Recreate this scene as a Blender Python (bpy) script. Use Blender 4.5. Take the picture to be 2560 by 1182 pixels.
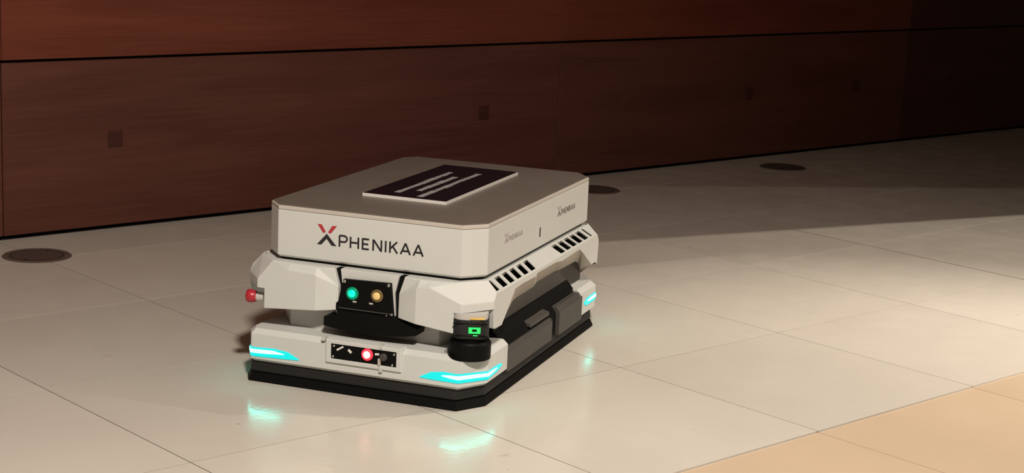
import bpy, bmesh, math, random
from mathutils import Vector, Matrix
random.seed(7)
for o in list(bpy.data.objects): bpy.data.objects.remove(o)
S = bpy.context.scene
COL = S.collection

# ------------------------------------------------------------------ camera
PSI, PITCH, ROLL, CAM_H, FPX = 0.7482, 0.1993, 0.0445, 1.1091, 4226.57
cam_d = bpy.data.cameras.new('camera')
cam_d.sensor_fit = 'HORIZONTAL'; cam_d.sensor_width = 36.0
cam_d.lens = FPX / 2560 * 36.0
cam_d.clip_start = 0.05; cam_d.clip_end = 60
cam = bpy.data.objects.new('camera', cam_d); COL.objects.link(cam)
_r = Vector((1, 0, 0)); _u = Vector((0, math.sin(PITCH), math.cos(PITCH))); _f = Vector((0, math.cos(PITCH), -math.sin(PITCH)))
_x = _r * math.cos(ROLL) + _u * math.sin(ROLL); _y = _u * math.cos(ROLL) - _r * math.sin(ROLL)
_M = Matrix((_x, _y, -_f)).transposed()
cam.matrix_world = Matrix.Translation((0, 0, CAM_H)) @ Matrix.Rotation(-PSI, 4, 'Z') @ _M.to_4x4()
S.camera = cam

# ------------------------------------------------------------------ world, exposure, lights
S.view_settings.view_transform = 'Standard'; S.view_settings.look = 'None'
S.view_settings.gamma = 1.0; S.view_settings.exposure = 0.0
S.view_settings.use_curve_mapping = False
W = bpy.data.worlds.new('world'); S.world = W; W.use_nodes = True
W.node_tree.nodes['Background'].inputs[0].default_value = (1.0, 0.74, 0.60, 1)
W.node_tree.nodes['Background'].inputs[1].default_value = 0.03

MASK_Z = 3.2
LAMP_Z = 3.6
def aim(o, target):
    o.rotation_euler = (Vector(target) - o.location).to_track_quat('-Z', 'Y').to_euler()
def spot(name, loc, target, watts, color, size_deg, blend, radius):
    l = bpy.data.lights.new(name, 'SPOT'); l.energy = watts; l.color = color
    l.spot_size = math.radians(size_deg); l.spot_blend = blend; l.shadow_soft_size = radius
    o = bpy.data.objects.new(name, l); COL.objects.link(o); o.location = loc; aim(o, target); return o
def area(name, loc, target, watts, color, sx, sy):
    l = bpy.data.lights.new(name, 'AREA'); l.energy = watts; l.color = color
    l.shape = 'RECTANGLE'; l.size = sx; l.size_y = sy
    o = bpy.data.objects.new(name, l); COL.objects.link(o); o.location = loc; aim(o, target); return o
WARM = (1.0, 0.885, 0.73)
K1 = (6.0, -1.445, LAMP_Z); K2 = (6.0, 1.0, LAMP_Z); K3 = (2.757, -1.0, LAMP_Z)
spot('stage_lamp', (0.626, 0.227, 3.08), (0.588, 1.664, 0), 826, (1.0, 0.90, 0.775), 130, 1.0, 0.16)
spot('stage_lamp', K1, (5.10, 1.92, 0), 1080, WARM, 42, 1.0, 0.0015)
spot('stage_lamp', K2, (3.713, 2.013, 0), 900, WARM, 40.4, 1.0, 0.0015)
spot('stage_lamp', K3, (4.741, 2.366, 0), 190, (1.0, 0.82, 0.68), 40, 1.0, 0.0015)

# ------------------------------------------------------------------ materials
def nm(name):
    m = bpy.data.materials.new(name); m.use_nodes = True
    return m, m.node_tree, m.node_tree.nodes['Principled BSDF']
def plain(name, col, rough=0.5, metal=0.0, spec=0.5, noise=0.0, scale=30):
    m, nt, b = nm(name)
    b.inputs['Base Color'].default_value = (*col, 1); b.inputs['Roughness'].default_value = rough
    b.inputs['Metallic'].default_value = metal; b.inputs['Specular IOR Level'].default_value = spec
    if noise:
        tc = nt.nodes.new('ShaderNodeTexCoord'); n = nt.nodes.new('ShaderNodeTexNoise')
        n.inputs['Scale'].default_value = scale; n.inputs['Detail'].default_value = 5
        nt.links.new(tc.outputs['Object'], n.inputs['Vector'])
        mr = nt.nodes.new('ShaderNodeMapRange'); mr.inputs[1].default_value = .3; mr.inputs[2].default_value = .7
        mr.inputs[3].default_value = 1 - noise; mr.inputs[4].default_value = 1 + noise
        nt.links.new(n.outputs['Fac'], mr.inputs[0])
        mx = nt.nodes.new('ShaderNodeVectorMath'); mx.operation = 'SCALE'
        mx.inputs[0].default_value = col; nt.links.new(mr.outputs[0], mx.inputs['Scale'])
        nt.links.new(mx.outputs[0], b.inputs['Base Color'])
    return m
def emit(name, col, strength, base=None):
    m, nt, b = nm(name)
    b.inputs['Base Color'].default_value = (*(base or col), 1); b.inputs['Roughness'].default_value = .3
    b.inputs['Emission Color'].default_value = (*col, 1); b.inputs['Emission Strength'].default_value = strength
    return m
def tile_mat(name, c1, c2, stain):
    m, nt, b = nm(name); N = nt.nodes.new; L = nt.links.new
    geo = N('ShaderNodeNewGeometry'); oi = N('ShaderNodeObjectInfo')
    n1 = N('ShaderNodeTexNoise'); n1.inputs['Scale'].default_value = 2.2; n1.inputs['Detail'].default_value = 6; n1.inputs['Roughness'].default_value = .6
    L(geo.outputs['Position'], n1.inputs['Vector'])
    r1 = N('ShaderNodeValToRGB'); r1.color_ramp.elements[0].position = .32; r1.color_ramp.elements[1].position = .68
    r1.color_ramp.elements[0].color = (*c1, 1); r1.color_ramp.elements[1].color = (*c2, 1)
    L(n1.outputs['Fac'], r1.inputs['Fac'])
    # per tile tint
    mr = N('ShaderNodeMapRange'); mr.inputs[3].default_value = .95; mr.inputs[4].default_value = 1.03; L(oi.outputs['Random'], mr.inputs[0])
    sc = N('ShaderNodeVectorMath'); sc.operation = 'SCALE'; L(r1.outputs['Color'], sc.inputs[0]); L(mr.outputs[0], sc.inputs['Scale'])
    # scuffs and flecks
    mp = N('ShaderNodeMapping'); mp.inputs['Scale'].default_value = (5, 9, 1); mp.inputs['Rotation'].default_value = (0, 0, .5)
    L(geo.outputs['Position'], mp.inputs['Vector'])
    n2 = N('ShaderNodeTexNoise'); n2.inputs['Scale'].default_value = 1.3; n2.inputs['Detail'].default_value = 3; L(mp.outputs[0], n2.inputs['Vector'])
    r2 = N('ShaderNodeMapRange'); r2.inputs[1].default_value = .735; r2.inputs[2].default_value = .80; r2.inputs[3].default_value = 0; r2.inputs[4].default_value = .45
    L(n2.outputs['Fac'], r2.inputs[0])
    n5 = N('ShaderNodeTexNoise'); n5.inputs['Scale'].default_value = 26; n5.inputs['Detail'].default_value = 1; L(geo.outputs['Position'], n5.inputs['Vector'])
    r5 = N('ShaderNodeMapRange'); r5.inputs[1].default_value = .795; r5.inputs[2].default_value = .83; r5.inputs[3].default_value = 0; r5.inputs[4].default_value = .7
    L(n5.outputs['Fac'], r5.inputs[0]); m5 = N('ShaderNodeMath'); m5.operation = 'MAXIMUM'; L(r2.outputs[0], m5.inputs[0]); L(r5.outputs[0], m5.inputs[1])
    mx = N('ShaderNodeMix'); mx.data_type = 'RGBA'; L(m5.outputs[0], mx.inputs[0]); L(sc.outputs[0], mx.inputs[6]); mx.inputs[7].default_value = (*stain, 1)
    L(mx.outputs[2], b.inputs['Base Color'])
    n3 = N('ShaderNodeTexNoise'); n3.inputs['Scale'].default_value = 9; n3.inputs['Detail'].default_value = 4; L(geo.outputs['Position'], n3.inputs['Vector'])
    r3 = N('ShaderNodeMapRange'); r3.inputs[1].default_value = .35; r3.inputs[2].default_value = .65; r3.inputs[3].default_value = .12; r3.inputs[4].default_value = .24
    L(n3.outputs['Fac'], r3.inputs[0]); L(r3.outputs[0], b.inputs['Roughness'])
    n4 = N('ShaderNodeTexNoise'); n4.inputs['Scale'].default_value = 60; L(geo.outputs['Position'], n4.inputs['Vector'])
    bp = N('ShaderNodeBump'); bp.inputs['Strength'].default_value = .16; bp.inputs['Distance'].default_value = .002
    L(n4.outputs['Fac'], bp.inputs['Height']); L(bp.outputs[0], b.inputs['Normal'])
    b.inputs['Specular IOR Level'].default_value = .4
    return m
def wood_mat(name, dark, light, rough=.5, offs=0.0):
    m, nt, b = nm(name); N = nt.nodes.new; L = nt.links.new
    geo = N('ShaderNodeNewGeometry'); oi = N('ShaderNodeObjectInfo')
    mp = N('ShaderNodeMapping'); mp.inputs['Scale'].default_value = (1.0, 1.0, 9.0); L(geo.outputs['Position'], mp.inputs['Vector'])
    ad = N('ShaderNodeVectorMath'); ad.operation = 'ADD'; L(mp.outputs[0], ad.inputs[0])
    cb = N('ShaderNodeCombineXYZ'); ml = N('ShaderNodeMath'); ml.operation = 'MULTIPLY'; ml.inputs[1].default_value = 37; L(oi.outputs['Random'], ml.inputs[0])
    L(ml.outputs[0], cb.inputs[0]); L(ml.outputs[0], cb.inputs[2]); L(cb.outputs[0], ad.inputs[1])
    n0 = N('ShaderNodeTexNoise'); n0.inputs['Scale'].default_value = .9; n0.inputs['Detail'].default_value = 3; n0.inputs['Distortion'].default_value = .6
    L(ad.outputs[0], n0.inputs['Vector'])
    mp2 = N('ShaderNodeMapping'); mp2.inputs['Scale'].default_value = (3, 3, 14); L(ad.outputs[0], mp2.inputs['Vector'])
    n1 = N('ShaderNodeTexNoise'); n1.inputs['Scale'].default_value = 1.2; n1.inputs['Detail'].default_value = 8; n1.inputs['Roughness'].default_value = .65
    L(mp2.outputs[0], n1.inputs['Vector'])
    mi = N('ShaderNodeMix'); mi.data_type = 'FLOAT'; mi.inputs[0].default_value = .45; L(n0.outputs['Fac'], mi.inputs[2]); L(n1.outputs['Fac'], mi.inputs[3])
    r = N('ShaderNodeValToRGB'); r.color_ramp.elements[0].position = .34; r.color_ramp.elements[1].position = .66
    r.color_ramp.elements[0].color = (*dark, 1); r.color_ramp.elements[1].color = (*light, 1)
    L(mi.outputs[0], r.inputs['Fac']); L(r.outputs[0], b.inputs['Base Color'])
    b.inputs['Roughness'].default_value = rough; b.inputs['Specular IOR Level'].default_value = .35
    bp = N('ShaderNodeBump'); bp.inputs['Strength'].default_value = .08; bp.inputs['Distance'].default_value = .002
    L(n1.outputs['Fac'], bp.inputs['Height']); L(bp.outputs[0], b.inputs['Normal'])
    return m

M = {}
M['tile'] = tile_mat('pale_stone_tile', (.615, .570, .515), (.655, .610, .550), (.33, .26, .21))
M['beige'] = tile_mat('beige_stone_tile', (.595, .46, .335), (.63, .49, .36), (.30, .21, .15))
M['grout'] = plain('grout', (.06, .045, .035), .9)
M['wood2'] = wood_mat('mahogany_upper', (.125, .025, .013), (.205, .052, .028))
M['wood_dim'] = wood_mat('mahogany_dimmed', (.060, .016, .011), (.100, .030, .020))  # darker tone partly stands in for missing light past the right-hand seam
M['wood'] = wood_mat('mahogany_panel', (.085, .024, .016), (.142, .048, .032))
M['plug'] = wood_mat('mahogany_plug', (.045, .012, .008), (.075, .021, .014))
M['gap'] = plain('shadow_gap', (.012, .008, .007), .9)
M['white'] = plain('white_plastic', (.605, .615, .60), .42, noise=.015, scale=9)
M['white2'] = plain('off_white_plastic', (.53, .525, .50), .5)
M['core'] = plain('grey_white_core', (.50, .485, .46), .55)
M['lidm'] = plain('grey_lid', (.16, .137, .118), .42, noise=.05, scale=12)
M['lide'] = plain('lid_edge', (.52, .48, .44), .5)
M['liner'] = plain('shaded_taupe', (.50, .45, .39), .6)  # taupe holds the shade of the white arch underside; also colours the lever
M['black'] = plain('black_plastic', (.005, .005, .0048), .5, spec=.08)
M['dgrey'] = plain('dark_grey_panel', (.055, .05, .045), .5, noise=.08, scale=20)
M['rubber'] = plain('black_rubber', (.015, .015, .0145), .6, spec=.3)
M['chrome'] = plain('brushed_metal', (.6, .58, .55), .3, 1.0)
M['red'] = plain('red_plastic', (.42, .02, .035), .35)
M['yellow'] = plain('yellow_band', (.75, .50, .12), .4)
M['hatch'] = plain('bronze_hatch', (.085, .062, .052), .55, .0, noise=.1, scale=40)
M['rim'] = plain('brass_rim', (.15, .11, .09), .4, .2)
M['signd'] = plain('dark_violet_print', (.010, .004, .008), .55, spec=.2)
M['signw'] = plain('white_foam_board', (.75, .72, .68), .6)
M['print'] = plain('pale_print', (.36, .33, .34), .5)
M['logob'] = plain('black_print', (.018, .016, .02), .5)
M['logor'] = plain('red_print', (.42, .035, .045), .5)
M['worn'] = plain('worn_dark_print', (.13, .115, .11), .5)
M['faint'] = plain('worn_grey_print', (.30, .275, .26), .5)
M['cyan'] = emit('cyan_led', (.0, .74, .70), 1.15, (.0, .05, .05))
M['cyanw'] = emit('cyan_white_led', (.075, .92, .74), 10.5)
M['green'] = emit('green_led', (.0, .22, .09), .8, (.0, .1, .05))
M['greenc'] = emit('green_led_core', (.0, .70, .46), 1.05)
M['amberd'] = plain('amber_bezel', (.16, .11, .04), .4)
M['amber'] = emit('amber_button', (.55, .36, .14), .35, (.7, .5, .2))
M['redled'] = emit('red_led', (.9, .03, .06), .8)
M['redcore'] = emit('red_led_core', (1.0, .62, .60), .95)
M['disp'] = emit('green_display', (.02, .62, .13), .6)
M['lampmask'] = plain('lamp_mask_plain', (.35, .30, .26), .9)  # for the unseen slab added to shape the lamp light

# ------------------------------------------------------------------ mesh helpers
def mk(name, bm, mat, parent=None, smooth=False, bevel=0.0, seg=2):
    me = bpy.data.meshes.new(name); bmesh.ops.recalc_face_normals(bm, faces=bm.faces[:])
    bm.to_mesh(me); bm.free()
    me.materials.append(M[mat] if isinstance(mat, str) else mat)
    if smooth:
        for p in me.polygons: p.use_smooth = True
    o = bpy.data.objects.new(name, me); COL.objects.link(o)
    if parent: o.parent = parent
    if bevel:
        b = o.modifiers.new('bevel', 'BEVEL'); b.width = bevel; b.segments = seg; b.limit_method = 'ANGLE'; b.angle_limit = math.radians(25)
    return o
def bm_loft(rings, close=True, caps=True):
    bm = bmesh.new(); R = [[bm.verts.new(p) for p in r] for r in rings]; n = len(R[0])
    for a, b in zip(R, R[1:]):
        for i in range(n if close else n - 1):
            j = (i + 1) % n; bm.faces.new((a[i], a[j], b[j], b[i]))
    if caps: bm.faces.new(R[0][::-1]); bm.faces.new(R[-1])
    return bm
def prism(poly, axis, a, b):
    """extrude a 2D polygon along axis (0,1,2) from a to b; poly in the two other axes, in order"""
    def v(p, t):
        q = list(p); q.insert(axis, t); return tuple(q)
    return bm_loft([[v(p, a) for p in poly], [v(p, b) for p in poly]])
def box(x0, x1, y0, y1, z0, z1): return prism([(x0, y0), (x1, y0), (x1, y1), (x0, y1)], 2, z0, z1)
def cyl(prof, n=32, M4=None):
    """lathe (r,z) profile about z"""
    bm = bm_loft([[(r * math.cos(2 * math.pi * i / n), r * math.sin(2 * math.pi * i / n), z) for i in range(n)] for r, z in prof])
    if M4: bm.transform(M4)
    return bm
def ringl(prof, n=32):
    """closed ring: lathe of a closed (r,z) profile"""
    return bm_loft([[(r * math.cos(2 * math.pi * i / n), r * math.sin(2 * math.pi * i / n), z) for i in range(n)] for r, z in prof + prof[:1]], caps=False)
def surf(faces, thick):
    """polygon surface, welded and given thickness inwards"""
    bm = bmesh.new()
    for f in faces: bm.faces.new([bm.verts.new(p) for p in f])
    bmesh.ops.remove_doubles(bm, verts=bm.verts[:], dist=1e-5)
    bmesh.ops.recalc_face_normals(bm, faces=bm.faces[:])
    if thick: bmesh.ops.solidify(bm, geom=bm.faces[:], thickness=thick)
    return bm
def cut(o, cutter):
    md = o.modifiers.new('cut', 'BOOLEAN'); md.object = cutter; md.operation = 'DIFFERENCE'; md.solver = 'EXACT'
    dg = bpy.context.evaluated_depsgraph_get(); dg.update()
    me = bpy.data.meshes.new_from_object(o.evaluated_get(dg))
    o.modifiers.remove(md); old = o.data; o.data = me; bpy.data.meshes.remove(old)
    cm = cutter.data; bpy.data.objects.remove(cutter); bpy.data.meshes.remove(cm)
def thing(name, label, cat, loc, rz=0, group=None):
    o = bpy.data.objects.new(name, None); COL.objects.link(o); o.location = loc; o.rotation_euler = (0, 0, rz)
    o['label'] = label; o['category'] = cat
    if group: o['group'] = group
    return o

# ------------------------------------------------------------------ floor
TU, TV, T = 2.289, 2.112, 0.5985
fl = mk('floor', box(-6.2, 11.2, -4.0, 4.86, -.06, -.0045), 'grout'); fl['kind'] = 'structure'
gb = mk('grout_bed', box(-6.2, 11.2, 2.1135, 4.80, -.02, -.0007), 'grout', fl)
def tile_mesh(w, d, mat, top=0.0):
    bm = box(-w / 2, w / 2, -d / 2, d / 2, -.012 + top, top)
    top_e = [e for e in bm.edges if all(v.co.z > top - 1e-4 for v in e.verts)]
    bmesh.ops.recalc_face_normals(bm, faces=bm.faces[:])
    me = bpy.data.meshes.new('tile'); bm.to_mesh(me); bm.free(); me.materials.append(M[mat]); return me
G = .0024
TUW = 0.6013; TVW = 0.5955
white_tile = tile_mesh(TUW - G, TVW - G, 'tile')
half_tile = tile_mesh(TUW - G, .2970 - G, 'tile')
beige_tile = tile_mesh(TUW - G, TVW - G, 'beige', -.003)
def add_tile(me, u, v):
    o = bpy.data.objects.new('tile', me); COL.objects.link(o); o.parent = fl; o.location = (u, v, 0)
for k in range(-8, 14):
    u = TU + (k + .5) * TUW
    if k >= 4: u += .003                       # the wider joint
    for j in range(4): add_tile(white_tile, u, TV + (j + .5) * TVW)
    add_tile(half_tile, u, TV + 4 * TVW + .1485)
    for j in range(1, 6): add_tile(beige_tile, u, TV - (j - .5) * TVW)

# ------------------------------------------------------------------ back wall of wooden panels
WV = 4.791
wl = mk('wall_back', box(-2.4, 11.8, WV + .022, WV + .20, -.02, 2.6), 'gap'); wl['kind'] = 'structure'
PW = 2.353; P0 = 2.315
SEAM = .5475
def panel_mesh(w, z0, z1, d0, d1, mat):
    bm = box(-w / 2, w / 2, d0, d1, z0, z1)
    bmesh.ops.bevel(bm, geom=bm.edges[:], offset=.0015, segments=1, affect='EDGES')
    me = bpy.data.meshes.new('panel'); bm.to_mesh(me); bm.free(); me.materials.append(M[mat]); return me
PANELS = [(panel_mesh(PW - .003, .011, SEAM - .004, 0, .022, lo), panel_mesh(PW - .002, SEAM + .005, 1.55, -.004, .022, up), panel_mesh(PW - .002, 1.56, 2.59, -.004, .022, up)) for lo, up in (('wood', 'wood2'), ('wood_dim', 'wood_dim'))]
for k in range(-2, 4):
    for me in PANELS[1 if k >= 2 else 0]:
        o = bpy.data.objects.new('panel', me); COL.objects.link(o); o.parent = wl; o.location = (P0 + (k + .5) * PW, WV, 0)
def plug_mesh():
    bm = box(-.027, .027, -.0012, .01, -.027, .027)
    bmesh.ops.bevel(bm, geom=bm.edges[:], offset=.001, segments=1, affect='EDGES')
    me = bpy.data.meshes.new('wood_plug'); bm.to_mesh(me); bm.free(); me.materials.append(M['plug']); return me
pm = plug_mesh(); pm2 = pm.copy(); pm2.materials.clear(); pm2.materials.append(M['wood'])
for k in range(-3, 9):
    me = pm2 if k in (1, 3) else pm
    o = bpy.data.objects.new('wood_plug', me); COL.objects.link(o); o.parent = wl; o.location = (2.70 + .7855 * k, WV, .289)

# ------------------------------------------------------------------ unseen slab, added so its openings cut straight edges into the lamp light
def thru(lamp, p):
    t = (LAMP_Z - MASK_Z) / LAMP_Z
    return (lamp[0] + (p[0] - lamp[0]) * t, lamp[1] + (p[1] - lamp[1]) * t)
ce = mk('lamp_mask_slab', box(-6.2, 11.2, -5.2, 4.8, MASK_Z, MASK_Z + .006), 'lampmask'); ce['kind'] = 'structure'
def opening(lamp, e0, e1, near):
    k = (e1[1] - e0[1]) / (e1[0] - e0[0]); ul, ur = -1.0, 9.5
    e0, e1 = (ul, e0[1] + (ul - e0[0]) * k), (ur, e0[1] + (ur - e0[0]) * k)
    q = [thru(lamp, e0), thru(lamp, e1), thru(lamp, (e1[0], near)), thru(lamp, (e0[0], near))]
    cut(ce, mk('cutter', prism(q, 2, MASK_Z - .1, MASK_Z + .1), 'lampmask'))
opening(K1, (3.93, 3.806), (5.741, 3.327), -4.0)
opening(K2, (4.63, 3.357), (5.528, 3.199), -3.0)
opening(K3, (4.718, 4.586), (6.321, 3.676), -5.0)

# ------------------------------------------------------------------ round floor hatches
def hatch(u, v, label):
    t = thing('floor_hatch', label, 'floor hatch', (u, v, 0), 0, 'round metal floor hatches along the wall')
    n = 48
    mk('rim', ringl([(.0865, .0), (.089, .003), (.097, .003), (.1005, .0)], n), 'rim', t)
    ld = mk('lid', cyl([(.0001, -.0002), (.0855, -.0002), (.0855, .0022), (.083, .0030), (0.0001, .0030)], n), 'hatch', t)
    mk('lid_ring', ringl([(.0745, .0028), (.0745, .0034), (.0765, .0034), (.0765, .0028)], n), 'black', ld)
    for a in (0.6, 3.74):
        mk('lift_slot', box(.070 * math.cos(a) - .008, .070 * math.cos(a) + .008, .070 * math.sin(a) - .003, .070 * math.sin(a) + .003, .0025, .0034), 'black', ld)
hatch(2.295, 4.535, 'round bronze floor hatch at the far left, in front of the wooden wall')
hatch(4.635, 4.535, 'round bronze floor hatch half hidden behind the rear corner of the white robot')
hatch(5.80, 4.54, 'small dark round floor hatch at the right, farthest from the camera')

# ------------------------------------------------------------------ robot
RX, RY, RZ = 2.6257, 3.1016, math.radians(-62.17)
rb = thing('mobile_robot', 'white faceted mobile robot with cyan corner lights and a grey lidded top box', 'robot', (RX, RY, 0), RZ)
def outline(xl, xr, yf, yb, cfl, cfr, cbr, cbl, ins=0, z=0):
    """chamfered rectangle; c* = (dx,dy)"""
    xl += ins; xr -= ins; yf += ins; yb -= ins; k = ins * .42
    def c(p): return (max(p[0] - k, .002), max(p[1] - k, .002))
    cfl, cfr, cbr, cbl = map(c, (cfl, cfr, cbr, cbl))
    return [(xl + cfl[0], yf, z), (xr - cfr[0], yf, z), (xr, yf + cfr[1], z), (xr, yb - cbr[1], z), (xr - cbr[0], yb, z), (xl + cbl[0], yb, z), (xl, yb - cbl[1], z), (xl, yf + cfl[1], z)]
BX = dict(xl=-.2595, xr=.272, yf=-.415, yb=.418, cfl=(.042, .047), cfr=(.043, .047), cbr=(.042, .05), cbl=(.03, .035))
tc = mk('top_box', bm_loft([outline(**BX, ins=.006, z=.2835), outline(**BX, ins=0, z=.289), outline(**BX, ins=0, z=.3925)]), 'white', rb, bevel=.0015)
lid = mk('lid', bm_loft([outline(**BX, ins=.0015, z=.3932), outline(**BX, ins=.0005, z=.3945), outline(**BX, ins=.0005, z=.400), outline(**BX, ins=.0025, z=.402)]), 'lide', rb)
mk('lid_panel', bm_loft([outline(**BX, ins=.0035, z=.4015), outline(**BX, ins=.0035, z=.4032), outline(**BX, ins=.0045, z=.404)]), 'lidm', lid)
mk('gap_strip', bm_loft([outline(**BX, ins=.012, z=.272), outline(**BX, ins=.012, z=.285)]), 'black', rb)

# --- lettering on the box
def stroke(bm, pts, w, plane):
    """thick polyline in 2D mitred, extruded thin; plane(a,b,t)->xyz"""
    n = len(pts); L = []; Rr = []
    for i, p in enumerate(pts):
        d = Vector((0, 0))
        if i > 0: d += (Vector(p) - Vector(pts[i - 1])).normalized()
        if i < n - 1: d += (Vector(pts[i + 1]) - Vector(p)).normalized()
        d.normalize(); nn = Vector((-d.y, d.x))
        s = 1.0
        if 0 < i < n - 1:
            e = (Vector(pts[i + 1]) - Vector(p)).normalized(); s = 1 / max(.5, abs(nn.dot(Vector((-e.y, e.x)))))
        L.append(Vector(p) + nn * w / 2 * s); Rr.append(Vector(p) - nn * w / 2 * s)
    for i in range(n - 1):
        q = [L[i], L[i + 1], Rr[i + 1], Rr[i]]
        solid(bm, q, plane)
def solid(bm, q, plane):
    a = [bm.verts.new(plane(v[0], v[1], 0)) for v in q]; b = [bm.verts.new(plane(v[0], v[1], 1)) for v in q]
    bm.faces.new(a[::-1]); bm.faces.new(b); k = len(q)
    for i in range(k): j = (i + 1) % k; bm.faces.new((a[i], a[j], b[j], b[i]))
def letters(ch):
    arc = [(.0, 1), (.36, 1)] + [(.36 + .26 * math.sin(t), .71 + .29 * math.cos(t)) for t in [i * math.pi / 8 for i in range(1, 8)]] + [(.36, .42), (0, .42)]
    return {'P': ([[(0.06, 0), (0.06, 1)], [(p[0] + .06, .06 + p[1] * .94 - .06 * 0) for p in arc]], .72),
            'H': ([[(.06, 0), (.06, 1)], [(.70, 0), (.70, 1)], [(.06, .5), (.70, .5)]], .80),
            'E': ([[(.06, 0), (.06, 1)], [(.06, .94), (.58, .94)], [(.06, .5), (.52, .5)], [(.06, .06), (.58, .06)]], .68),
            'N': ([[(.06, 0), (.06, 1)], [(.08, .97), (.70, .03)], [(.72, 0), (.72, 1)]], .82),
            'I': ([[(.06, 0), (.06, 1)]], .16),
            'K': ([[(.06, 0), (.06, 1)], [(.10, .40), (.62, 1)], [(.28, .58), (.66, 0)]], .70),
            'A': ([[(.04, 0), (.42, .98)], [(.42, .98), (.80, 0)], [(.18, .30), (.66, .30)]], .84)}[ch]
def logo(parent, origin, width, mats, axis, squash=1.0):
    """whole mark: width in metres; axis 'front' -> +x on the -y face, 'side' -> +y on the +x face"""
    H = width / 258.0
    ox, oy, oz = origin
    def plane(a, b, t):
        if axis == 'front': return (ox + a, oy + .002 - t * .0026, oz + b)
        return (ox - .002 + t * .0026, oy + a, oz + b)
    # emblem: two red arms above, dark chevron below (units: photo pixels)
    h = H
    def em(pl): return [(x * h, z * h) for x, z in pl]
    bm = bmesh.new()
    solid(bm, em([(0, 46), (10, 46), (20.5, 30), (14.5, 26.5)][::-1]), plane); solid(bm, em([(36, 45), (48, 46), (32.5, 27), (26, 29.5)][::-1]), plane)
    mk('emblem_arms', bm, mats[0], parent)
    bm = bmesh.new()
    solid(bm, em([(-.5, 0), (10, 0), (23, 14.5), (23, 26)][::-1]), plane); solid(bm, em([(35.5, 0), (47, 0), (23, 26), (23, 14.5)][::-1]), plane)
    mk('emblem_chevron', bm, mats[1], parent)
    x = 53.0; ht = 25.5
    for ch in 'PHENIKAA':
        st, adv = letters(ch); bm = bmesh.new()
        for s_ in st: stroke(bm, [((x + a * ht * 1.165) * h, b * ht * h) for a, b in s_], 4.1 * h, plane)
        mk('letter_' + ch.lower(), bm, mats[1], parent); x += adv * ht * 1.165 + 5.7
logo(tc, (-.119, -.415, .3235), .2575, ('logor', 'logob'), 'front')
logo(tc, (.272, -.264, .3405), .122, ('faint', 'faint'), 'side')
logo(tc, (.272, .115, .3395), .140, ('faint', 'worn'), 'side')
mk('key_slot', box(.2705, .2726, -.0175, -.0115, .312, .335), 'black', tc)

# --- upper shell: corner pods
def pod(sx, sy, xi, name='corner_pod'):
    """built for front right (+x,-y) and mirrored; xi = inner x of the pod's top edge"""
    Z0, ZT = .176, .2775
    F, Y0, R = -.455, -.432, .300
    xin = xi - .008
    A0 = (xin, -.438, .184); A1 = (xin, -.436, .238); A2 = (xi + .004, -.434, ZT)
    B0 = (xi + .040, F, .180); B1 = (xi + .042, F, .262); B2 = (xi + .045, -.440, ZT)
    T = (.172, -.437, ZT); T2 = (.222, -.428, ZT); T3 = (.274, -.3765, ZT)
    C1 = (.247, F, .237); C2 = (R, -.392, .237)
    N1 = (.230, F, .216); D1 = (.230, F, .170)
    N2 = (R, -.392, .219); D2 = (R, -.388, .174); N1c = (.247, F, .216)
    S1 = (R, -.3785, .252); E0 = (R, -.374, .1735); E1 = (R, -.374, .240); E2 = (R, -.374, .252); E3 = (.274, -.374, .2795)
    Fm = (.172, F, .266)
    faces = [[A0, B0, B1, A1], [A1, B1, B2, A2], [B1, Fm, T, B2], [B0, D1, N1, Fm, B1], [N1, N1c, C1, Fm], [Fm, C1, T2, T], [C1, C2, T3, T2],
             [N1c, N2, C2, C1], [C2, S1, T3], [S1, E2, E3, T3], [N2, D2, E0, E1, C2], [C2, E1, E2, S1]]
    faces += [[A2, B2, T, T2, T3, (.255, -.3765, ZT), (A2[0], -.3765, ZT)]]
    # inward returns: bottom, inner end and the notch
    def inw(p, dx, dy): return (p[0] + dx, p[1] + dy, p[2])
    back = .075
    faces += [[A0, (A0[0], A0[1] + back, A0[2]), (B0[0], B0[1] + back + .01, B0[2]), B0], [B0, (B0[0], B0[1] + back + .01, B0[2]), (D1[0], D1[1] + back + .01, D1[2]), D1]]
    faces += [[A0, A1, (A1[0], A1[1] + back, A1[2]), (A0[0], A0[1] + back, A0[2])], [A1, A2, (A2[0], A2[1] + back, A2[2]), (A1[0], A1[1] + back, A1[2])]]
    faces += [[D1, (D1[0], D1[1] + back + .01, D1[2]), (N1[0], N1[1] + back + .01, N1[2]), N1]]
    faces += [[N1, (N1[0], N1[1] + back + .01, N1[2]), (R - .05, -.36, .2175), N2, N1c]]
    faces += [[D2, N2, (R - .05, N2[1] + .02, .2175), (R - .05, D2[1] + .02, .174)], [D2, (R - .05, D2[1] + .02, .174), (R - .05, -.366, .1735), E0]]
    mir = lambda p: (p[0] * sx, -p[1] * sy if sy > 0 else p[1], p[2])
    faces = [[mir(p) for p in f] for f in faces]
    bm = bmesh.new()
    for f in faces: bm.faces.new([bm.verts.new(p) for p in f])
    bmesh.ops.remove_doubles(bm, verts=bm.verts[:], dist=1e-5)
    bmesh.ops.recalc_face_normals(bm, faces=bm.faces[:])
    return mk(name, bm, 'white', rb, bevel=.0022)
pod(1, -1, .100); pod(-1, -1, .062); pod(1, 1, .085); pod(-1, 1, .085)

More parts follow.
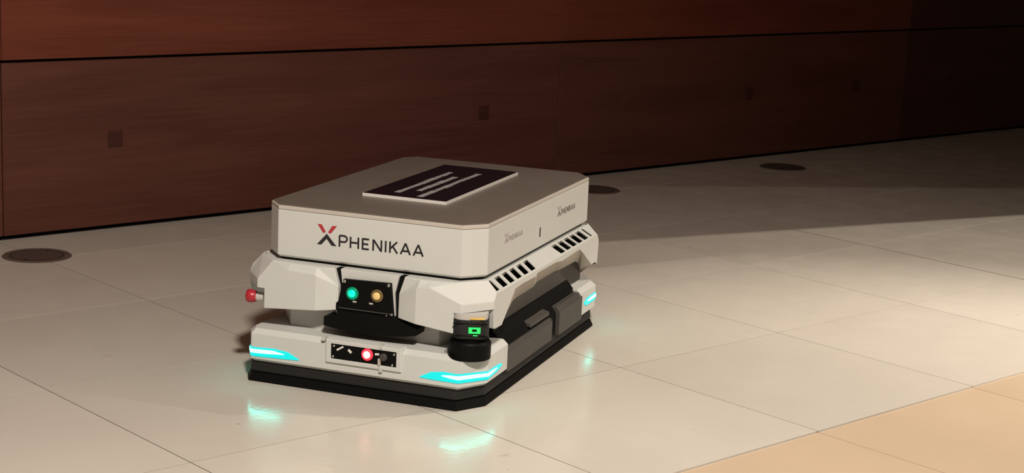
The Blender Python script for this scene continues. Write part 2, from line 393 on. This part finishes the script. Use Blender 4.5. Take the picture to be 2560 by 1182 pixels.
# --- side fascias with vents and arch
arch = [(-.374, .1735), (-.338, .1725), (-.320, .186), (-.255, .2385), (-.205, .2405), (-.112, .2385), (-.102, .2445), (.035, .2440), (.088, .238), (.226, .2415), (.250, .230), (.338, .1805), (.374, .1805)]
inner = [(-.268, .13), (-.250, .135), (-.205, .150), (-.135, .178), (-.110, .1805), (.020, .1815), (.035, .188), (.185, .1875), (.215, .184), (.345, .1815), (.372, .172), (.395, .150), (.402, .140)]
fr_slots = [(-.370, -.358)] + [(c - .0165, c + .0165) for c in (-.321, -.274, -.226, -.178, -.130)]
re_slots = [(c - .018, c + .018) for c in (.077, .1245, .172, .2195, .267)] + [(.303, .318)]
def side(sx):
    X, XI = .300, .274; ZS, ZT = .252, .2795
    allslots = fr_slots + re_slots
    ys = sorted({-.374, .374, *[y for y, _ in arch], *[y for s in allslots for y in s]})
    def zb(y):
        for (a, za), (b, zb_) in zip(arch, arch[1:]):
            if a <= y <= b: return za + (zb_ - za) * (y - a) / (b - a)
    faces = []
    lv = [0, .14, .88, 1.0]
    for a, b in zip(ys, ys[1:]):
        mid = (a + b) / 2; hole = any(s0 < mid < s1 for s0, s1 in allslots)
        for i in range(3):
            if hole and i == 1: continue
            p = lambda y, t: ((X + (XI - X) * t) * sx, y + ((.010 if y < 0 else .026) if t == lv[1] and abs(y) < .37 else 0), ZS + (ZT - ZS) * t)
            faces.append([p(a, lv[i]), p(b, lv[i]), p(b, lv[i + 1]), p(a, lv[i + 1])])
        faces.append([(X * sx, a, zb(a)), (X * sx, b, zb(b)), (X * sx, b, ZS), (X * sx, a, ZS)])
    f = mk('side_fascia', surf(faces, .0), 'white', rb)
    sd = f.modifiers.new('thickness', 'SOLIDIFY'); sd.thickness = .0025; sd.offset = -1
    # arch return: underside of the white shell, its shade put into the taupe
    fc = []
    for (p, q), (r, s) in zip(zip(arch, arch[1:]), zip(inner, inner[1:])):
        fc.append([(X * sx * .998, p[0], p[1] + .001), (X * sx * .998, q[0], q[1] + .001), (.252 * sx, s[0], s[1]), (.252 * sx, r[0], r[1])])
    mk('arch_liner', surf(fc, 0), 'liner', rb)
    mk('inner_side_panel', prism([(-.30, .12), (.40, .12), (.40, .195), (-.12, .195), (-.24, .15)], 0, .240 * sx, .2515 * sx), 'dgrey', rb)
    return f
side(1); side(-1)
mk('shell_deck', bm_loft([outline(-.273, .273, -.404, .404, *[(.035, .040)] * 4, z=.268), outline(-.273, .273, -.404, .404, *[(.035, .040)] * 4, z=.2768)]), 'white', rb)
body = mk('inner_body', prism([(-.245, .186), (.245, .186), (.262, .2735), (-.262, .2735)], 1, -.352, .352), 'black', rb)

# --- front centre: white panel, black control panel, chin
def centre(sy):
    y = -.432
    def q(x, z, yy=y): return (x, yy * -sy, z)
    bm = prism([(-.052, .2775), (.090, .2775), (.080, .235), (.083, .185), (-.047, .185), (-.046, .232)], 1, -sy * -.40, -sy * y)
    return mk('front_panel' if sy < 0 else 'rear_panel', bm, 'white', rb, bevel=.001)
cp = centre(-1); centre(1)
# dark backing that shows as the two slanting seams
mk('seam_backing', box(-.075, .118, -.425, -.395, .178, .276), 'black', rb)
ctl = mk('control_panel', prism([(-.0415, .2570), (.0735, .2600), (.0765, .232), (.0820, .183), (-.058, .173), (-.0580, .2005), (-.0525, .2055)], 1, -.4405, -.428), 'black', rb, bevel=.001)
def screw(x, z, y, r, parent, mat='chrome', name='screw'):
    return mk(name, cyl([(.0003, .0), (r, .0), (r, .0015), (r * .6, .0026), (.0003, .0027)], 14, Matrix.Translation((x, y, z)) @ Matrix.Rotation(math.pi / 2, 4, 'X')), mat, parent, True)
for x, z in ((-.0375, .2525), (.0690, .2555), (-.053, .181), (.0780, .190)): screw(x, z, -.4405, .0040, ctl)
for x, z in ((-.012, .209), (.028, .2095)): mk('label_tag', box(x - .0045, x + .0045, -.4415, -.440, z - .0018, z + .0018), 'core', ctl)
for x, z in ((-.028, .180), (.066, .186)): screw(x, z, -.4405, .0024, ctl)
mk('ledge', box(-.050, .082, -.443, -.4395, .1905, .1925), 'dgrey', ctl)
def button(name, x, z, y, r, ring, core, parent):
    T4 = Matrix.Translation((x, y, z)) @ Matrix.Rotation(math.pi / 2, 4, 'X')
    b = mk(name, cyl([(r * 1.16, -.002), (r * 1.16, .003), (r * .98, .0045), (r * .9, .0035), (.0003, .0035)], 28, T4), ring, parent, True)
    mk('lens', cyl([(r * .72, .003), (r * .70, .006), (r * .5, .0078), (.0003, .0085)], 28, T4), core, b, True)
button('green_button', -.0175, .2275, -.4405, .0125, 'green', 'greenc', ctl)
button('amber_button', .0425, .2290, -.4405, .0125, 'amberd', 'amber', ctl)
mk('chin', prism([(-.084, .168), (-.084, .147), (-.058, .1435), (-.03, .1405), (.003, .1392), (.037, .1400), (.09, .1435), (.118, .147), (.140, .151), (.142, .1655), (.118, .172), (.098, .179), (.086, .186), (-.052, .186), (-.055, .172)], 1, -.447, -.385), 'black', rb, bevel=.001)

# --- lower body
def lower(sy):
    def m(p): return (p[0], p[1] if sy < 0 else -p[1], p[2])
    def ring(ins, z, yb=-.275):
        i = ins
        return [m(p) for p in [(-.270 + i, yb, z), (-.270 + i, -.440 + i * .4, z), (-.252 + i * .4, -.470 + i, z), (.252 - i * .4, -.470 + i, z), (.295 - i, -.402 + i * .4, z), (.295 - i, yb, z)]]
    b = mk('front_bumper' if sy < 0 else 'rear_bumper', bm_loft([ring(.010, .0475), ring(0, .055), ring(0, .113), ring(.012, .1235)]), 'white', rb)
    for sx in (1, -1):
        c = mk('cutter', cyl([(.051, .1125), (.051, .2)], 40, Matrix.Translation(((.252 if sx > 0 else .236) * sx, .418 * sy, 0))), 'white')
        c.parent = rb
        if sx * sy < 0: cut(b, c)
        else: cm = c.data; bpy.data.objects.remove(c); bpy.data.meshes.remove(cm)
    bv = b.modifiers.new('bevel', 'BEVEL'); bv.width = .002; bv.segments = 2; bv.limit_method = 'ANGLE'; bv.angle_limit = math.radians(25)
    return b
bpy.context.view_layer.update()
fb = lower(-1); rbm = lower(1)
mk('chassis_core', prism([(-.190, -.400), (.176, -.400), (.235, -.30), (.235, .30), (.18, .40), (-.18, .40), (-.235, .30), (-.235, -.335)], 2, .10, .200), 'core', rb, bevel=.002)
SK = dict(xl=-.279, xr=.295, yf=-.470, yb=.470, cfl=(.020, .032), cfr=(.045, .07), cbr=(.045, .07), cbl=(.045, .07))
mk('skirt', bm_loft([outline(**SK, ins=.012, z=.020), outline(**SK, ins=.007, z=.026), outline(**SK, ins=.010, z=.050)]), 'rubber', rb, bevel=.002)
mk('skirt_shadow_band', bm_loft([outline(**SK, ins=.004, z=.002), outline(**SK, ins=.001, z=.004), outline(**SK, ins=.008, z=.0205)]), 'black', rb)  # black band added below the skirt, standing in for the floor shadow
for x in (-.2, .2):
    for y in (-.33, .33):
        mk('caster', cyl([(.0005, -.012), (.024, -.012), (.026, -.008), (.026, .008), (.024, .012), (.0005, .012)], 24, Matrix.Translation((x, y, .026)) @ Matrix.Rotation(math.pi / 2, 4, 'Y')), 'rubber', rb)
for x in (-.22, .22):
    mk('drive_wheel', cyl([(.0005, -.02), (.056, -.02), (.06, -.015), (.06, .015), (.056, .02), (.0005, .02)], 32, Matrix.Translation((x, 0, .06)) @ Matrix.Rotation(math.pi / 2, 4, 'Y')), 'rubber', rb)
# sides
for sx in (1, -1):
    def xs(p): return [(a * sx, b) for a, b in p]
    mk('side_deck', prism(xs([(.20, .045), (.286 if sx > 0 else .262, .045), (.286 if sx > 0 else .262, .100), (.272 if sx > 0 else .256, .122), (.250, .147), (.20, .147)]), 1, -.274, .284), 'black', rb)
    if sx < 0: xs = lambda p: [((a - .025) * -1, b) for a, b in p]
    mk('front_door', prism(xs([(.27, .046), (.2955, .046), (.2955, .094), (.290, .102), (.27, .102)]), 1, -.272, .046), 'dgrey', rb, bevel=.0015)
    mk('rear_door', prism(xs([(.25, .046), (.2965, .046), (.2965, .106), (.288, .118), (.25, .118)]), 1, .098, .2845), 'dgrey', rb, bevel=.0015)
    mk('grab_bar', prism(xs([(.262, .113), (.288, .109), (.288, .1185), (.262, .126)]), 1, -.098, .040), 'dgrey', rb, bevel=.0015)

# --- sensor recess in the bumper
fx0, fx1, fz0, fz1 = -.066, .124, .070, .1275
ix0, ix1, iz0, iz1 = -.052, .1065, .0815, .1160
fr = bm_loft([[(fx0, -.455, fz0), (fx1, -.455, fz0), (fx1, -.455, fz1), (fx0, -.455, fz1)], [(fx0 + .002, -.4745, fz0 + .002), (fx1 - .006, -.4745, fz0 + .002), (fx1 - .006, -.4745, fz1 - .003), (fx0 + .002, -.4745, fz1 - .003)],
              [(ix0, -.4745, iz0), (ix1, -.4745, iz0), (ix1, -.4745, iz1), (ix0, -.4745, iz1)], [(ix0, -.462, iz0), (ix1, -.462, iz0), (ix1, -.462, iz1), (ix0, -.462, iz1)]], caps=False)
frame = mk('sensor_frame', fr, 'white', fb, bevel=.0015)
pan = mk('sensor_panel', box(ix0 - .002, ix1 + .002, -.4715, -.455, iz0 - .002, iz1 + .002), 'black', fb)
for x, z in ((ix0 + .005, iz0 + .005), (ix0 + .007, iz1 - .005), (ix1 - .006, iz1 - .006), (ix1 - .010, iz0 + .004)): screw(x, z, -.4715, .003, pan, 'chrome')
for x, z, a, w, hh in ((-.030, .1070, .55, .009, .0020), (-.006, .1035, -.7, .005, .0026), (.060, .1055, .1, .005, .0022)):
    bm = box(-w, w, -.473, -.471, -hh, hh)
    bm.transform(Matrix.Translation((x, 0, z)) @ Matrix.Rotation(-a, 4, 'Y')); mk('status_chip', bm, 'signw', pan)
mk('selector_knob', cyl([(.009, 0), (.009, .004), (.006, .008), (.0003, .009)], 12, Matrix.Translation((.076, -.4715, .1010)) @ Matrix.Rotation(math.pi / 2, 4, 'X')), 'dgrey', pan)
mk('selector_lever', box(.064, .0695, -.477, -.471, .082, .097), 'liner', pan)
button('red_button', .0365, .1018, -.4715, .0118, 'redled', 'redcore', pan)
for x in (-.070, .070): mk('clip', box(x - .004, x + .004, -.4765, -.462, .1195, .1285), 'white2', fb, bevel=.001)
mk('clip', box(.066, .074, -.476, -.462, .066, .078), 'white2', fb, bevel=.001)

# --- led corner strips
def led(path, parent, core=(.22, .86)):
    """path: (x,y,zlo,zhi) along the outside of the bumper"""
    def build(st, push, name, mat, par):
        bm = bmesh.new(); rows = []
        for i, (x, y, a, b) in enumerate(st):
            p0 = Vector(st[max(i - 1, 0)][:2]); p1 = Vector(st[min(i + 1, len(st) - 1)][:2]); d = (p1 - p0).normalized()
            nrm = Vector((d.y, -d.x));
            if nrm.dot(Vector((x, y))) < 0: nrm = -nrm
            o = nrm * push; k = -nrm * .004
            rows.append([bm.verts.new((x + o.x, y + o.y, a)), bm.verts.new((x + o.x, y + o.y, b)), bm.verts.new((x + k.x, y + k.y, b)), bm.verts.new((x + k.x, y + k.y, a))])
        for r, s in zip(rows, rows[1:]):
            for i in range(4): j = (i + 1) % 4; bm.faces.new((r[i], r[j], s[j], s[i]))
        bm.faces.new(rows[0]); bm.faces.new(rows[-1][::-1])
        return mk(name, bm, mat, par)
    o = build(path, .0016, 'light_strip', 'cyan', parent)
    # dense resample for the bright core
    seg = [math.hypot(b[0] - a[0], b[1] - a[1]) for a, b in zip(path, path[1:])]; tot = sum(seg)
    def at(t):
        t *= tot
        for i, s in enumerate(seg):
            if t <= s or i == len(seg) - 1:
                k = min(1, t / s); return [path[i][j] + (path[i + 1][j] - path[i][j]) * k for j in range(4)]
            t -= s
    cum = [0]
    for s in seg: cum.append(cum[-1] + s)
    ts = sorted({*[core[0] + (core[1] - core[0]) * i / 10 for i in range(11)], *[c / tot for c in cum if core[0] < c / tot < core[1]]})
    st = []
    for t in ts:
        x, y, a, b = at(t); mid = a + (b - a) * .60; w = (b - a) * .22 * min(1, 5 * min(t - core[0], core[1] - t) / (core[1] - core[0]) + .25)
        st.append((x, y, mid - w, mid + w))
    build(st, .0024, 'light_core', 'cyanw', o)
R_path = [(.162, -.470, .0675, .0685), (.188, -.470, .066, .082), (.217, -.470, .0655, .0865), (.252, -.470, .065, .0855), (.295, -.402, .0625, .0815), (.295, -.335, .0675, .0805), (.295, -.312, .0750, .0770)]
L_path = [(-.131, -.470, .0655, .0665), (-.160, -.470, .0635, .0800), (-.194, -.470, .0625, .0835), (-.235, -.470, .0605, .0815), (-.252, -.470, .0605, .0810), (-.270, -.440, .0580, .0760), (-.270, -.36, .0620, .0740), (-.270, -.330, .0670, .0690)]
led(R_path, fb, (.20, .88)); led(L_path, fb, (.14, .93))
led([(.295, .305, .0800, .0850), (.295, .325, .0740, .0925), (.295, .402, .0740, .0935), (.262, .454, .0740, .0920), (.252, .470, .0740, .0900), (.162, .470, .0675, .0685)], rbm, (.08, .7))
led([(-.270, .305, .0800, .0850), (-.270, .325, .0740, .0925), (-.270, .440, .0740, .0935), (-.252, .470, .0740, .0900), (-.162, .470, .0675, .0685)], rbm, (.08, .7))

# --- laser scanners (front right, rear left)
def scanner(x, y, ang):
    T4 = Matrix.Translation((x, y, 0))
    s = mk('laser_scanner', cyl([(.0005, .113), (.046, .113), (.0465, .115), (.0465, .148), (.043, .153), (.034, .155), (.033, .164)], 40, T4), 'black', rb)
    R4 = T4 @ Matrix.Rotation(ang, 4, 'Z')
    # head: rounded block, flat-ish front
    def hd(r, z): return [(r * math.copysign(abs(math.cos(t)) ** .62, math.cos(t)), r * math.copysign(abs(math.sin(t)) ** .62, math.sin(t)), z) for t in [2 * math.pi * i / 40 for i in range(40)]]
    bm = bm_loft([hd(.036, .160), hd(.0405, .164), hd(.0405, .2035), hd(.040, .2045)]); bm.transform(R4); h = mk('scanner_head', bm, 'rubber', s)
    bm = bm_loft([hd(.0385, .2045), hd(.0385, .2125), hd(.0385, .2165)]); bm.transform(R4); mk('head_cap', bm, 'core', s)
    bm = box(-.001, .030, -.0415, -.036, .2070, .2105); bm.transform(R4); mk('warning_stripe', bm, 'yellow', s)
    bm = box(-.004, .022, -.0420, -.036, .176, .1895); bm.transform(R4); d = mk('display', bm, 'disp', s)
    bm = box(.004, .014, -.0424, -.040, .1805, .1855); bm.transform(R4); mk('display_symbol', bm, 'black', d)
    bm = box(.006, .016, -.0420, -.036, .1705, .1725); bm.transform(R4); mk('indicator', bm, 'disp', s)
    for zz in (.169, .196):
        bm = box(-.038, .038, -.0408, -.036, zz, zz + .0015); bm.transform(R4); mk('groove', bm, 'black', s)
scanner(.256, -.416, math.radians(20)); scanner(-.236, .416, math.radians(200))

# --- emergency stop in the front left notch
def estop(x, y, z, ang):
    T4 = Matrix.Translation((x, y, z)) @ Matrix.Rotation(ang, 4, 'Z') @ Matrix.Rotation(-math.pi / 2, 4, 'Y')
    st = mk('stop_button', cyl([(.0005, -.05), (.0125, -.05), (.0125, .0), (.0105, .001), (.0105, .022), (.0005, .022)], 24, T4), 'core', rb)
    mk('mushroom_cap', cyl([(.0095, .018), (.0125, .021), (.0150, .030), (.0155, .038), (.013, .042), (.0005, .043)], 28, T4), 'red', st, True)
estop(-.243, -.425, .1885, math.radians(10))
estop(.238, .408, .196, math.radians(198))

# ------------------------------------------------------------------ board lying on the lid
bd = thing('notice_board', 'dark violet notice board with white edges lying on the grey robot lid', 'notice board', (RX, RY, .404), RZ)
quad = [(-.104, -.212), (.108, -.214), (.106, .284), (-.100, .286)]
mk('board', prism([(a, b) for a, b in quad], 2, .0001, .0072), 'signw', bd)
cx_, cy_ = .003, .036
mk('printed_face', prism([(cx_ + (a - cx_) * .985, cy_ + (b - cy_) * .992) for a, b in quad], 2, .0070, .0078), 'signd', bd)
# three lines of small pale print, too small to read
for x0, y0, y1 in ((-.036, -.165, .178), (-.001, -.118, .122), (.032, -.190, .195)):
    y = y0
    while y < y1 - .01:
        w = min(random.uniform(.022, .055), y1 - y)
        dx = random.uniform(-.001, .001); hw = random.uniform(.0062, .0085)
        mk('print_mark', box(x0 - hw + dx, x0 + hw + dx, y, y + w, .0076, .0080), 'print', bd)
        y += w + random.uniform(.002, .005)
bpy.context.view_layer.update()
